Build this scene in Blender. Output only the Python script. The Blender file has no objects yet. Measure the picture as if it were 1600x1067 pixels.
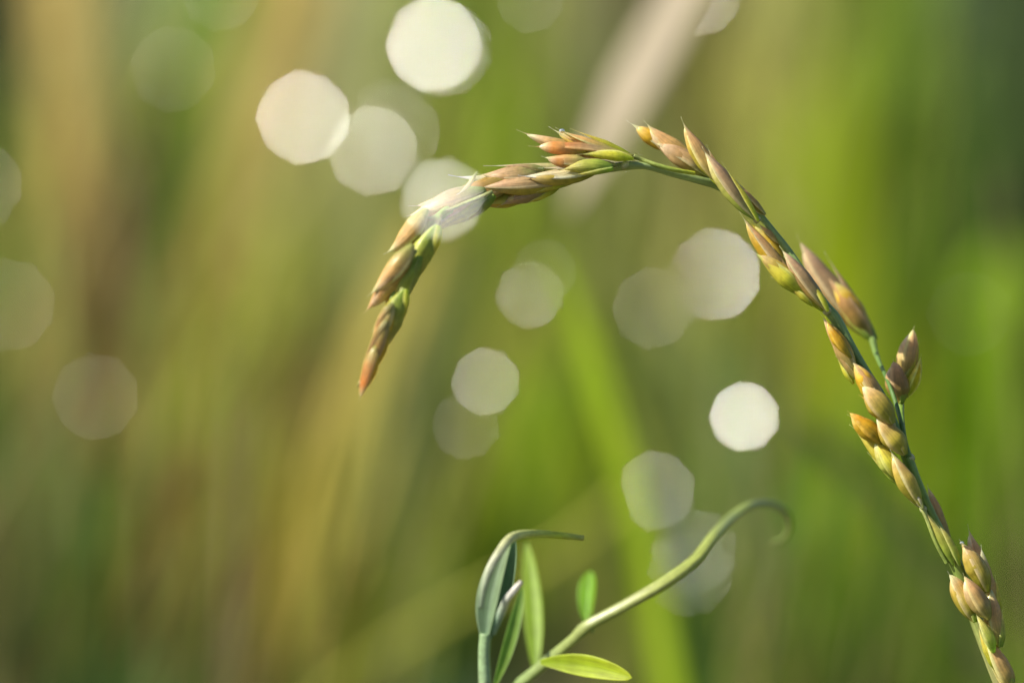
import bpy, math, random
import numpy as np
from mathutils import Vector

random.seed(7)
rng = np.random.default_rng(7)
scene = bpy.context.scene
col = scene.collection

# ---------------------------------------------------------------- camera
CAM = Vector((0.0, 0.0, 0.50))
PITCH = math.radians(10)
FWD = Vector((0, math.cos(PITCH), -math.sin(PITCH)))
UP = Vector((0, math.sin(PITCH), math.cos(PITCH)))
RIGHT = Vector((1, 0, 0))
LENS = 162.0
DF = 0.45                                   # focus distance (m); the frame is 0.1 m wide there
PX = DF * 36.0 / LENS / 1600.0              # one photo pixel in metres at the focus plane
APERTURE = 0.0128                           # diameter of the entrance pupil (m)
cam_data = bpy.data.cameras.new('camera')
cam = bpy.data.objects.new('camera', cam_data)
col.objects.link(cam)
cam.location = CAM
cam.rotation_euler = (math.radians(90) - PITCH, 0, 0)
cam_data.lens = LENS
cam_data.sensor_width = 36.0
cam_data.clip_start = 0.02
cam_data.clip_end = 200.0
cam_data.dof.use_dof = True
cam_data.dof.focus_distance = DF
cam_data.dof.aperture_fstop = LENS / 1000.0 / APERTURE
cam_data.dof.aperture_blades = 9
cam_data.dof.aperture_rotation = 0.0
scene.camera = cam

# ---------------------------------------------------------------- light
SUN = Vector((-0.64, -0.10, 0.60)).normalized()      # towards the sun: left and high
world = bpy.data.worlds.new('World')
scene.world = world
world.use_nodes = True
wn = world.node_tree
sky = wn.nodes.new('ShaderNodeTexSky')
sky.sky_type = 'NISHITA'
sky.sun_disc = False
sky.sun_elevation = math.asin(SUN.z)
sky.sun_rotation = math.atan2(SUN.x, SUN.y)
bg = wn.nodes['Background']
wn.links.new(sky.outputs[0], bg.inputs[0])
bg.inputs[1].default_value = 0.065
sl = bpy.data.lights.new('sun', 'SUN')
sl.energy = 4.8
sl.angle = math.radians(0.5)
sl.color = (1.0, 0.93, 0.82)
sun = bpy.data.objects.new('sun', sl)
col.objects.link(sun)
sun.rotation_euler = SUN.to_track_quat('Z', 'Y').to_euler()
sun.location = (-3, 1, 4)

scene.view_settings.view_transform = 'Standard'
scene.view_settings.look = 'None'
scene.view_settings.gamma = 1.0
scene.view_settings.use_curve_mapping = False
scene.view_settings.exposure = 0.7
scene.render.engine = 'CYCLES'
cy = scene.cycles
cy.use_adaptive_sampling = False
cy.use_denoising = True
cy.denoiser = 'OPENIMAGEDENOISE'
cy.denoising_input_passes = 'RGB_ALBEDO_NORMAL'
cy.denoising_prefilter = 'ACCURATE'
cy.sample_clamp_direct = 0.0
cy.sample_clamp_indirect = 3.0
cy.max_bounces = 7
cy.transparent_max_bounces = 8
cy.caustics_reflective = False
cy.caustics_refractive = False


# ---------------------------------------------------------------- helpers
def s2l(c):
    return tuple(((x / 255.0) / 12.92 if x / 255.0 <= 0.04045 else ((x / 255.0 + 0.055) / 1.055) ** 2.4) for x in c)


def at(px, py, d=DF):
    """world point seen at photo pixel (px, py) at forward distance d"""
    w = d * 36.0 / LENS / 1600.0
    return CAM + FWD * d + RIGHT * ((px - 800) * w) + UP * ((533.5 - py) * w)


def to_px(p):
    v = Vector(p) - CAM
    d = v.dot(FWD)
    w = d * 36.0 / LENS / 1600.0
    return v.dot(RIGHT) / w + 800, 533.5 - v.dot(UP) / w, d


def tag(o, label=None, cat=None, group=None, kind=None):
    if label: o['label'] = label
    if cat: o['category'] = cat
    if group: o['group'] = group
    if kind: o['kind'] = kind
    return o


def link_mesh(name, verts, faces, mat, parent=None, colors=None, uvs=None, smooth=True):
    me = bpy.data.meshes.new(name)
    me.from_pydata([tuple(v) for v in verts], [], faces)
    if colors is not None:
        ca = me.color_attributes.new('pigment', 'FLOAT_COLOR', 'POINT')
        arr = np.ones((len(verts), 4), dtype=np.float32)
        arr[:, :3] = np.asarray(colors, dtype=np.float32)
        ca.data.foreach_set('color', arr.ravel())
    if uvs is not None:
        at_ = me.attributes.new('along', 'FLOAT_VECTOR', 'POINT')
        arr = np.zeros((len(verts), 3), dtype=np.float32)
        arr[:, :2] = np.asarray(uvs, dtype=np.float32)
        at_.data.foreach_set('vector', arr.ravel())
    if smooth:
        me.polygons.foreach_set('use_smooth', [True] * len(me.polygons))
    me.materials.append(mat)
    me.update()
    o = bpy.data.objects.new(name, me)
    col.objects.link(o)
    if parent is not None:
        o.parent = parent
    return o


def empty(name, loc):
    o = bpy.data.objects.new(name, None)
    o.empty_display_size = 0.01
    col.objects.link(o)
    o.location = loc
    return o


def spline(pts, n):
    """Catmull-Rom through a list of rows, resampled to n rows"""
    P = np.asarray(pts, dtype=float)
    if len(P) == 2:
        t = np.linspace(0, 1, n)[:, None]
        return P[0] * (1 - t) + P[1] * t
    seg = np.linalg.norm(np.diff(P[:, :2], axis=0), axis=1) + 1e-9
    s = np.concatenate([[0], np.cumsum(seg)])
    T = np.linspace(0, s[-1], n)
    out = np.empty((n, P.shape[1]))
    m = np.empty_like(P)
    m[1:-1] = (P[2:] - P[:-2]) / (s[2:] - s[:-2])[:, None]
    m[0] = (P[1] - P[0]) / seg[0]
    m[-1] = (P[-1] - P[-2]) / seg[-1]
    for i, t in enumerate(T):
        k = min(max(int(np.searchsorted(s, t)) - 1, 0), len(P) - 2)
        h = s[k + 1] - s[k]
        u = (t - s[k]) / h
        out[i] = ((2 * u**3 - 3 * u**2 + 1) * P[k] + (u**3 - 2 * u**2 + u) * h * m[k]
                  + (-2 * u**3 + 3 * u**2) * P[k + 1] + (u**3 - u**2) * h * m[k + 1])
    return out


def frames(P):
    """tangent, side, front for an (n,3) polyline; front stays near the camera direction"""
    T = np.gradient(P, axis=0)
    T /= np.linalg.norm(T, axis=1)[:, None] + 1e-12
    ref = -np.array(FWD)
    S = np.cross(T, ref)
    S /= np.linalg.norm(S, axis=1)[:, None] + 1e-12
    F = np.cross(S, T)
    return T, S, F


# ---------------------------------------------------------------- materials
def plant_mat(name, rough=0.42, trans=0.35, veins=0.0, vein_n=26.0, bump=0.25, spec=0.5, noise_scale=1500.0, noise_amt=0.25, coat=0.0):
    m = bpy.data.materials.new(name)
    m.use_nodes = True
    nt = m.node_tree
    N, L = nt.nodes, nt.links
    N.clear()
    out = N.new('ShaderNodeOutputMaterial')
    pb = N.new('ShaderNodeBsdfPrincipled')
    tr = N.new('ShaderNodeBsdfTranslucent')
    mix = N.new('ShaderNodeMixShader')
    mix.inputs[0].default_value = trans
    L.new(pb.outputs[0], mix.inputs[1]); L.new(tr.outputs[0], mix.inputs[2]); L.new(mix.outputs[0], out.inputs[0])
    ca = N.new('ShaderNodeAttribute'); ca.attribute_name = 'pigment'
    geo = N.new('ShaderNodeNewGeometry')
    no = N.new('ShaderNodeTexNoise'); no.inputs['Scale'].default_value = noise_scale; no.inputs['Detail'].default_value = 5
    L.new(geo.outputs['Position'], no.inputs['Vector'])
    mr = N.new('ShaderNodeMapRange')
    mr.inputs['From Min'].default_value = 0.3; mr.inputs['From Max'].default_value = 0.7
    mr.inputs['To Min'].default_value = 1 - noise_amt; mr.inputs['To Max'].default_value = 1 + noise_amt * 0.6
    L.new(no.outputs['Fac'], mr.inputs['Value'])
    mul = N.new('ShaderNodeVectorMath'); mul.operation = 'SCALE'
    L.new(ca.outputs['Color'], mul.inputs[0]); L.new(mr.outputs[0], mul.inputs['Scale'])
    colour = mul.outputs[0]
    if veins > 0:
        ua = N.new('ShaderNodeAttribute'); ua.attribute_name = 'along'
        sep = N.new('ShaderNodeSeparateXYZ'); L.new(ua.outputs['Vector'], sep.inputs[0])
        # stretched noise: fibres that run along the organ
        cmb = N.new('ShaderNodeCombineXYZ')
        mu = N.new('ShaderNodeMath'); mu.operation = 'MULTIPLY'; mu.inputs[1].default_value = vein_n
        mv = N.new('ShaderNodeMath'); mv.operation = 'MULTIPLY'; mv.inputs[1].default_value = 2.2
        L.new(sep.outputs[0], mu.inputs[0]); L.new(sep.outputs[1], mv.inputs[0])
        L.new(mu.outputs[0], cmb.inputs[0]); L.new(mv.outputs[0], cmb.inputs[1])
        oi = N.new('ShaderNodeObjectInfo'); L.new(oi.outputs['Random'], cmb.inputs[2])
        zz = N.new('ShaderNodeMath'); zz.operation = 'MULTIPLY'; zz.inputs[1].default_value = 50
        L.new(oi.outputs['Random'], zz.inputs[0]); L.new(zz.outputs[0], cmb.inputs[2])
        fn = N.new('ShaderNodeTexNoise'); fn.inputs['Scale'].default_value = 1.0; fn.inputs['Detail'].default_value = 3
        L.new(cmb.outputs[0], fn.inputs['Vector'])
        fr = N.new('ShaderNodeMapRange')
        fr.inputs['From Min'].default_value = 0.35; fr.inputs['From Max'].default_value = 0.65
        fr.inputs['To Min'].default_value = 1 - veins; fr.inputs['To Max'].default_value = 1 + veins
        L.new(fn.outputs['Fac'], fr.inputs['Value'])
        m2 = N.new('ShaderNodeVectorMath'); m2.operation = 'SCALE'
        L.new(colour, m2.inputs[0]); L.new(fr.outputs[0], m2.inputs['Scale'])
        colour = m2.outputs[0]
        bp = N.new('ShaderNodeBump'); bp.inputs['Strength'].default_value = bump; bp.inputs['Distance'].default_value = 0.00012
        L.new(fn.outputs['Fac'], bp.inputs['Height'])
        L.new(bp.outputs[0], pb.inputs['Normal'])
    L.new(colour, pb.inputs['Base Color'])
    L.new(colour, tr.inputs['Color'])
    pb.inputs['Roughness'].default_value = rough
    pb.inputs['Specular IOR Level'].default_value = spec
    pb.inputs['Coat Weight'].default_value = coat
    pb.inputs['Coat Roughness'].default_value = 0.22
    return m


M_HUSK = plant_mat('husk_skin', rough=0.36, trans=0.55, veins=0.13, vein_n=14.0, bump=0.6, noise_amt=0.14, noise_scale=2500, spec=0.42, coat=0.25)
M_GRAIN = plant_mat('grain_skin', rough=0.34, trans=0.35, veins=0.12, vein_n=6.0, bump=0.25, noise_amt=0.22, noise_scale=2000, coat=0.3)
M_STEM = plant_mat('stem_skin', rough=0.38, trans=0.15, veins=0.22, vein_n=8.0, bump=0.4, noise_amt=0.15, noise_scale=1800)
M_LEAF = plant_mat('leaf_skin', rough=0.48, trans=0.55, veins=0.16, vein_n=10.0, bump=0.25, noise_amt=0.12, noise_scale=900)
M_MEADOW = plant_mat('meadow_leaf', rough=0.55, trans=0.45, noise_scale=60, noise_amt=0.10, spec=0.25)


def water_mat(rough=0.10):
    m = bpy.data.materials.new('dew_water')
    m.use_nodes = True
    pb = m.node_tree.nodes['Principled BSDF']
    pb.inputs['Base Color'].default_value = (0.9, 0.95, 0.92, 1)
    pb.inputs['Roughness'].default_value = rough
    pb.inputs['IOR'].default_value = 1.333
    pb.inputs['Transmission Weight'].default_value = 0.85
    return m


# ---------------------------------------------------------------- meadow behind, leaf colours that take in seen light and shade (photo sRGB, read on a 17 x 9 grid)
GRID = [
 [(72,88,62),(165,148,95),(150,140,95),(108,112,78),(160,158,66),(172,152,105),(165,150,105),(112,126,60),(118,128,58),(122,122,84),(150,142,110),(140,140,84),(148,142,88),(120,130,60),(105,125,48),(82,98,62),(64,76,56)],
 [(92,105,60),(160,142,86),(146,132,86),(108,108,62),(150,150,66),(160,142,96),(160,150,92),(118,132,62),(120,134,34),(118,124,62),(140,134,100),(124,130,66),(146,142,78),(132,134,56),(92,112,34),(78,96,48),(62,76,48)],
 [(108,118,60),(152,134,80),(104,98,62),(104,104,52),(160,150,80),(158,150,88),(156,144,96),(122,126,50),(104,124,34),(124,128,56),(132,132,84),(130,140,66),(144,148,66),(112,130,12),(88,108,22),(72,88,44),(56,70,42)],
 [(120,118,66),(142,124,74),(100,90,58),(118,110,62),(150,142,74),(122,130,58),(140,134,76),(112,112,56),(118,128,56),(130,134,70),(114,112,66),(138,142,76),(118,122,54),(126,142,0),(88,112,12),(70,90,34),(62,80,40)],
 [(116,120,66),(124,114,68),(96,92,52),(142,130,72),(124,128,52),(116,110,64),(166,152,86),(104,110,58),(128,126,56),(118,140,44),(98,104,60),(112,124,70),(72,92,36),(144,142,44),(112,134,8),(76,98,20),(96,124,24)],
 [(92,100,50),(104,108,68),(104,108,46),(120,112,58),(118,120,56),(110,100,60),(172,160,78),(84,94,50),(116,130,18),(116,138,28),(74,92,36),(116,124,82),(92,106,60),(104,124,34),(106,126,14),(100,118,30),(92,122,10)],
 [(92,92,56),(90,98,60),(98,102,44),(114,106,50),(106,84,34),(150,136,66),(112,112,42),(92,96,36),(98,120,16),(112,130,32),(86,104,44),(76,104,28),(80,108,10),(96,118,50),(86,106,34),(84,108,20),(72,98,12)],
 [(90,88,60),(72,88,50),(98,84,38),(104,92,42),(110,96,36),(142,126,62),(104,112,38),(84,104,24),(60,72,24),(88,84,62),(116,130,40),(62,84,44),(66,86,36),(84,110,20),(70,92,18),(62,82,22),(58,80,18)],
 [(104,96,64),(54,80,38),(70,92,44),(76,100,42),(70,86,32),(88,104,24),(92,106,40),(62,84,56),(84,84,60),(100,90,72),(96,114,40),(74,96,36),(60,80,20),(60,84,12),(52,74,14),(88,112,22),(100,128,20)],
]
GRID = np.array([[s2l(c) for c in row] for row in GRID])       # linear
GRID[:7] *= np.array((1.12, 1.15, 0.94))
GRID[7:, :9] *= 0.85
ADJ = np.array([[[12,12,12],[27,69,131],[240,240,170],[12,12,113],[66,240,12],[171,75,240],[240,240,240],[63,70,85],[107,112,45],[159,136,240],[12,12,12],[12,12,12],[192,145,215],[23,33,20],[208,219,105],[89,83,164],[111,94,149]],[[12,35,12],[102,106,63],[240,240,240],[12,12,29],[12,20,12],[240,130,21],[240,240,240],[240,240,240],[186,240,12],[12,76,12],[12,12,12],[240,240,80],[134,102,160],[40,12,240],[12,12,12],[228,227,83],[116,142,62]],[[13,139,34],[240,157,207],[25,28,54],[12,12,12],[26,69,12],[240,240,135],[240,240,240],[240,198,211],[12,12,12],[12,12,12],[240,240,240],[240,240,240],[207,192,167],[12,12,12],[238,240,12],[240,204,240],[72,48,141]],[[240,25,240],[240,240,240],[142,106,225],[12,12,53],[240,60,240],[52,197,12],[12,12,12],[12,12,12],[240,240,240],[240,240,240],[36,12,56],[240,240,240],[12,12,12],[19,26,12],[58,199,12],[12,12,97],[12,12,210]],[[25,229,188],[189,125,121],[12,12,12],[240,238,240],[69,112,13],[82,21,132],[25,24,136],[64,97,240],[240,228,240],[18,60,73],[82,83,101],[55,157,194],[12,12,12],[240,195,240],[240,240,12],[12,12,12],[12,12,12]],[[157,133,12],[44,240,240],[12,12,12],[12,12,76],[132,187,139],[12,12,12],[240,240,240],[12,19,217],[13,12,12],[105,120,18],[12,12,12],[240,240,240],[79,104,240],[119,240,42],[240,240,28],[240,240,240],[94,130,12]],[[96,19,72],[240,90,240],[21,161,12],[220,101,166],[12,12,12],[213,223,191],[63,76,12],[240,217,240],[240,240,12],[240,240,54],[12,12,240],[12,240,12],[67,186,12],[19,12,240],[108,197,52],[127,93,175],[57,46,12]],[[240,240,240],[155,198,240],[225,16,12],[118,12,29],[37,18,12],[76,40,218],[108,100,37],[118,165,12],[12,12,12],[96,12,240],[240,193,129],[129,95,240],[211,28,187],[196,225,12],[54,27,12],[12,12,12],[12,12,54]],[[240,240,240],[12,71,87],[72,124,190],[30,240,240],[12,12,12],[12,12,12],[65,69,79],[81,139,240],[240,240,240],[240,240,240],[12,16,12],[130,174,141],[43,81,12],[17,25,12],[12,12,12],[240,240,13],[240,240,12]]]) / 100.0
ADJ = ADJ * 0.55 + ADJ.mean(axis=2, keepdims=True) * 0.45
GAIN = 1.65                                                      # albedo over radiance as lit here
SATURATE = 1.0


def target_col(px, py):
    x = np.clip(np.asarray(px) / 100.0, 0, 15.999)
    y = np.clip(np.asarray(py) / 133.4, 0, 7.999)
    i, j = x.astype(int), y.astype(int)
    u, v = (x - i)[..., None], (y - j)[..., None]
    c = (GRID[j, i] * (1 - u) * (1 - v) + GRID[j, i + 1] * u * (1 - v) + GRID[j + 1, i] * (1 - u) * v + GRID[j + 1, i + 1] * u * v)
    a = (ADJ[j, i] * (1 - u) * (1 - v) + ADJ[j, i + 1] * u * (1 - v) + ADJ[j + 1, i] * (1 - u) * v + ADJ[j + 1, i + 1] * u * v)
    return c * a


def albedo(c, gain=GAIN):
    c = np.asarray(c) * gain
    g = c.mean(axis=-1, keepdims=True)
    return np.clip(g + (c - g) * SATURATE, 0.004, 0.72)


# ---------------------------------------------------------------- dew drops: (px, py, depth factor, facet px, brightness (sets how smooth the water film lies), label)
DROPS = [
    (678, 70, 3.9, 7.5, 1.1, 'big cream dew glint at the top edge left of the leaning straw'),
    (474, 184, 3.7, 6.5, 0.85, 'pale lilac dew glint at upper left, left one of an overlapping pair'),
    (583, 235, 3.4, 6, 0.45, 'greyish dew glint overlapping the lilac one, just left of the drooping tip'),
    (1115, 430, 3.7, 7, 1.2, 'large cream dew glint with a straight cut lower edge, left of the spike stem'),
    (1163, 651, 2.16, 6.5, 1.4, 'brightest white dew glint right of centre, under the arch'),
    (759, 596, 2.12, 5, 0.38, 'small sharp olive dew glint in the middle, upper of a touching pair'),
    (728, 665, 2.12, 4.5, 0.09, 'faint small dew glint in the middle, lower of a touching pair'),
    (828, 460, 2.12, 5, 0.36, 'tan dew glint with a bite out of its upper right, under the arch top'),
    (1020, 482, 2.75, 5, 0.12, 'faint dew glint crossed by a dark bar, left of the large cream one'),
    (1025, 766, 2.62, 5, 0.26, 'khaki dew glint with its left side cut off, above the curling tendril'),
    (1085, 862, 3.05, 5, 0.14, 'faint grey dew glint that the curling tendril crosses'),
    (270, 108, 3.05, 5, 0.06, 'faint tan dew glint near the upper left corner, crossed by a dark bar'),
    (15, 476, 3.5, 5, 0.07, 'faint dew glint cut by the left edge, lower one'),
    (-32, 290, 3.1, 5, 0.1, 'faint dew glint cut by the left edge, upper one'),
    (150, 620, 3.05, 6, 0.07, 'soft greenish dew glint alone at the left below the middle'),
    (1100, 0, 2.25, 5, 0.35, 'pale dew glint on the leaning straw, cut by the top edge'),
    (955, 228, 1.95, 4.5, 0.06, 'faint thin ringed dew glint behind the top of the arch'),
    (850, 425, 2.05, 4.5, 0.05, 'very faint dew glint above right of the bitten tan one'),
    (606, 182, 2.5, 5, 0.06, 'faint tan dew glint above the greyish one'),
    (1515, 490, 3.0, 5, 0.015, 'barely visible dew glint in the dark green at the right edge'),
    (828, 0, 2.1, 5, 0.08, 'faint dew glint cut by the top edge, right of the big cream one'),
    (692, 76, 4.3, 6.0, 0.22, 'dim larger dew glint peeping out round the right of the big cream one'),
    (1078, 896, 3.0, 5.0, 0.1, 'very faint dew glint below the tendril, overlapping a brighter grey one'),
    (652, 690, 2.9, 5.0, 0.05, 'very faint dew glint low in the middle left of a touching pair'),
    (345, -12, 2.6, 5.0, 0.07, 'sliver of a faint dew glint at the top edge on the left'),
    (1048, 20, 2.4, 5.0, 0.06, 'faint dew glint lying over the top of the leaning straw'),
    (618, 205, 3.6, 5.0, 0.12, 'dim dew glint crossing the greyish one from above right'),
    (691, 311, 1 / 1.64, 12.5, 0.95, 'pale dew glint nearer than the spike, laid over its drooping tip'),
]
drop_pos = [np.array(at(d[0], d[1], DF * d[2])) for d in DROPS]
CAMN = np.array(CAM)
SUNN = np.array(SUN)


def blocks_drop(P, half_w, skip=-1):
    """for (n,3) points: does any lie between a drop and the lens, or between a drop and the sun"""
    for di, dp in enumerate(drop_pos):
        if di == skip: continue
        ax = dp - CAMN
        L = np.linalg.norm(ax)
        axn = ax / L
        rel = P - CAMN
        t = rel @ axn
        dist = np.linalg.norm(rel - t[:, None] * axn, axis=1)
        rad = APERTURE / 2 * np.clip(1 - t / L, 0, 1) + half_w + 0.0015
        if np.any((dist < rad) & (t < L + 0.004) & (t > 0)):
            return True
        rel = P - dp
        t = rel @ SUNN
        dist = np.linalg.norm(rel - t[:, None] * SUNN, axis=1)
        if np.any((dist < half_w + 0.0025) & (t > 0.0)):
            return True
    return False


def blade_mesh(root, tip, width, bow, face, n=9, tipcut=0.0):
    """a grass blade: gutter-folded ribbon, 3 verts across. root, tip world arrays; bow = vector added at mid; face = unit normal hint"""
    t = np.linspace(0, 1, n)[:, None]
    P = root * (1 - t) + tip * t + bow * (4 * t * (1 - t)) * (0.4 + 0.6 * t)
    T = np.gradient(P, axis=0)
    T /= np.linalg.norm(T, axis=1)[:, None]
    S = np.cross(T, face)
    S /= np.linalg.norm(S, axis=1)[:, None] + 1e-9
    Nn = np.cross(S, T)
    w = width / 2 * np.minimum(1.0, (1.02 - t) / 0.45) ** 0.8 * (0.75 + 0.25 * np.minimum(1, t * 4))
    V = np.concatenate([P - S * w + Nn * w * 0.25, P, P + S * w + Nn * w * 0.25], axis=1).reshape(-1, 3)
    F = []
    for i in range(n - 1):
        a = i * 3
        F += [(a, a + 1, a + 4, a + 3), (a + 1, a + 2, a + 5, a + 4)]
    return V, F, P, t[:, 0]


# mass of grass leaves ("stuff"): nearer leaves end lower in the picture, farther ones reach higher
R = math.radians


class Mass:
    def __init__(self): self.v, self.f, self.c, self.n = [], [], [], 0
    def add(self, V, F, C):
        self.v.append(V); self.c.append(C)
        self.f += [tuple(i + self.n for i in f) for f in F]
        self.n += len(V)
    def build(self, name, mat):
        return link_mesh(name, np.concatenate(self.v), self.f, mat, colors=np.concatenate(self.c))


def lean_at(px, py):
    """sideways lean (dx per unit height) of the growth, read off the streaks"""
    if px < 780: return 0.10 + 0.28 * math.exp(-((px - 380) / 260.0) ** 2)
    return -0.05 + 0.08 * random.random()


mass = Mass()
n_rows = 2600
for k in range(n_rows):
    px = rng.uniform(-330, 1930)
    py = rng.uniform(-260, 1200)
    f = 4.3 - 1.8 * np.clip((py + 260) / 1460, 0, 1) + rng.uniform(-0.45, 0.35)
    d = DF * f
    tip = np.array(at(px, py, d))
    if tip[2] < 0.03: continue
    lean = lean_at(px, py) + rng.normal(0, 0.09)
    root = tip - np.array([lean * tip[2], rng.normal(0.0, 0.06) * tip[2], tip[2]])
    width = rng.uniform(0.006, 0.014)
    ang = rng.normal(0, 0.55)
    face = np.array([math.sin(ang), -math.cos(ang), 0.15])
    bow = np.array([rng.normal(0, .05), rng.normal(0, .05), 0]) * tip[2]
    V, F, P, t = blade_mesh(root, tip, width, bow, face)
    if blocks_drop(spline(P, 60), width / 2): continue
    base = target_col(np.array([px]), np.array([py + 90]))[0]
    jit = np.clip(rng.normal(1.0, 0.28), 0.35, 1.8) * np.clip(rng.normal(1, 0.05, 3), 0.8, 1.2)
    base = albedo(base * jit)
    C = np.repeat(base[None, :], len(V), axis=0)
    mass.add(V, F, C)
# the taller and farther growth that closes the view
for k in range(1500):
    y = rng.uniform(2.3, 6.0)
    x = rng.uniform(-0.42, 0.42) * y
    h = rng.uniform(0.30, 0.62)
    root = np.array([x, y, 0.0])
    tip = root + np.array([rng.normal(0.05, 0.10) * h, rng.normal(0, 0.08), h])
    ang = rng.normal(0, 0.6)
    V, F, P, t = blade_mesh(root, tip, rng.uniform(0.010, 0.018), np.array([rng.normal(0, .03), rng.normal(0, .03), 0]), np.array([math.sin(ang), -math.cos(ang), 0.15]), n=6)
    if blocks_drop(spline(P, 40), 0.009): continue
    qx, qy, qd = to_px(tip)
    base = albedo(target_col(np.array([qx]), np.array([60.0]))[0] * np.clip(rng.normal(1, .12), .6, 1.4))
    mass.add(V, F, np.repeat(base[None, :], len(V), axis=0))
for k in range(3600):
    side = -1 if k % 2 else 1
    d = rng.uniform(0.9, 3.4)
    x = side * (0.11 * d + 0.02 + abs(rng.normal(0, 0.55)) * d)
    h = rng.uniform(0.16, 0.34) + 0.07 * d
    root = np.array([x, d, 0.0])
    tip = root + np.array([rng.normal(0.08, 0.10) * h, rng.normal(0, 0.06) * h, h])
    ang = rng.normal(0, 0.6)
    V, F, P, t = blade_mesh(root, tip, rng.uniform(0.006, 0.014), np.array([rng.normal(0, .05), rng.normal(0, .05), 0]) * h, np.array([math.sin(ang), -math.cos(ang), 0.15]), n=6)
    qx = to_px(tip)[0]
    if -330 < qx < 1930 or blocks_drop(spline(P, 40), 0.006): continue
    base = albedo(target_col(np.array([rng.uniform(0, 700) if side < 0 else rng.uniform(1100, 1600)]), np.array([rng.uniform(100, 900)]))[0] * np.clip(rng.normal(1, .2), .5, 1.6))
    mass.add(V, F, np.repeat(base[None, :], len(V), axis=0))
mo = mass.build('meadow_grass', M_MEADOW)
tag(mo, 'dense blurred green and straw coloured grass filling the background', 'grass', kind='stuff')

# ground
gm = bpy.data.materials.new('soil'); gm.use_nodes = True
gN, gL = gm.node_tree.nodes, gm.node_tree.links
gp = gN['Principled BSDF']; gp.inputs['Roughness'].default_value = 0.9
gn = gN.new('ShaderNodeTexNoise'); gn.inputs['Scale'].default_value = 9; gn.inputs['Detail'].default_value = 8
gr = gN.new('ShaderNodeValToRGB')
gr.color_ramp.elements[0].position = 0.38; gr.color_ramp.elements[0].color = (0.05, 0.07, 0.02, 1)
gr.color_ramp.elements[1].position = 0.62; gr.color_ramp.elements[1].color = (0.16, 0.13, 0.06, 1)
gt = gN.new('ShaderNodeNewGeometry')
gL.new(gt.outputs['Position'], gn.inputs['Vector']); gL.new(gn.outputs['Fac'], gr.inputs[0]); gL.new(gr.outputs[0], gp.inputs['Base Color'])
gv, gf = [], []
n = 60
for j in range(n + 1):
    for i in range(n + 1):
        a, b = (i / n * 2 - 1), (j / n * 2 - 1)
        x, y = 60 * a * abs(a), 60 * b * abs(b)
        gv.append((x, y, -0.012 - 0.012 * math.sin(x * 3.1) * math.cos(y * 2.3)))
for j in range(n):
    for i in range(n):
        a = j * (n + 1) + i
        gf.append((a, a + 1, a + n + 2, a + n + 1))
g = link_mesh('ground', gv, gf, gm)
tag(g, kind='structure')


# single broad leaves and straws that read as streaks: pixel polyline, width px, colour, depth factor
def streak(name, pts, wpx, colour, f, label, cat, gain=GAIN, folded=0.22, rot=-0.35, arch=None):
    d = DF * f
    A = spline(pts, 40)
    P = np.array([at(a[0], a[1], d) for a in A])
    if arch is not None:                       # the tip hangs into the picture, the leaf arches over and comes down beside it
        P = np.concatenate([P, spline([tuple(P[-1])] + arch, 30)[1:]])
    down = P[-1] - P[-3]
    down /= np.linalg.norm(down)
    P = list(P)
    # carry it on down to the soil, bending upright
    step = 0.02
    q = P[-1].copy()
    while q[2] > 0.0:
        down = down * 0.93 + np.array([0, 0.02, -1.0]) * 0.07
        down /= np.linalg.norm(down)
        q = q + down * step
        P.append(q.copy())
    P = np.array(P)
    T = np.gradient(P, axis=0); T /= np.linalg.norm(T, axis=1)[:, None]
    ref = np.array([math.sin(rot), -math.cos(rot), 0.2])
    S = np.cross(T, ref); S /= np.linalg.norm(S, axis=1)[:, None]
    Nn = np.cross(S, T)
    w0 = wpx * PX * f / 2
    tt = np.linspace(0, 1, len(P))
    top = 1.0 if pts[0][1] <= 0 and arch is None else None
    w = np.full(len(P), w0)
    if top is None:
        w *= np.clip(tt / 0.16, 0.03, 1) ** 0.7
    V, F = [], []
    th = w0 * 0.10 + 0.0001
    for i in range(len(P)):
        for u in (-1, -0.5, 0, 0.5, 1):
            V.append(P[i] + S[i] * w[i] * u + Nn[i] * (abs(u) * w[i] * folded))
        for u in (1, 0.5, 0, -0.5, -1):
            V.append(P[i] + S[i] * w[i] * u + Nn[i] * (abs(u) * w[i] * folded - th * (1.05 - abs(u))))
    for i in range(len(P) - 1):
        for j in range(10):
            a, b = i * 10 + j, i * 10 + (j + 1) % 10
            F.append((a, b, b + 10, a + 10))
    F.append(tuple(range(9, -1, -1)))
    F.append(tuple((len(P) - 1) * 10 + j for j in range(10)))
    c = albedo(np.array(s2l(colour)), gain) if max(colour) > 1 else np.array(colour)
    if max(colour) > 1 and name != 'grass_leaf':
        mid = pts[len(pts) // 2]
        c = 0.6 * c + 0.4 * albedo(target_col(np.array([mid[0]]), np.array([mid[1]]))[0])
    C = np.repeat(c[None, :], len(V), axis=0)
    o = link_mesh(name, V, F, M_MEADOW, colors=C)
    return tag(o, label, cat)


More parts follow.
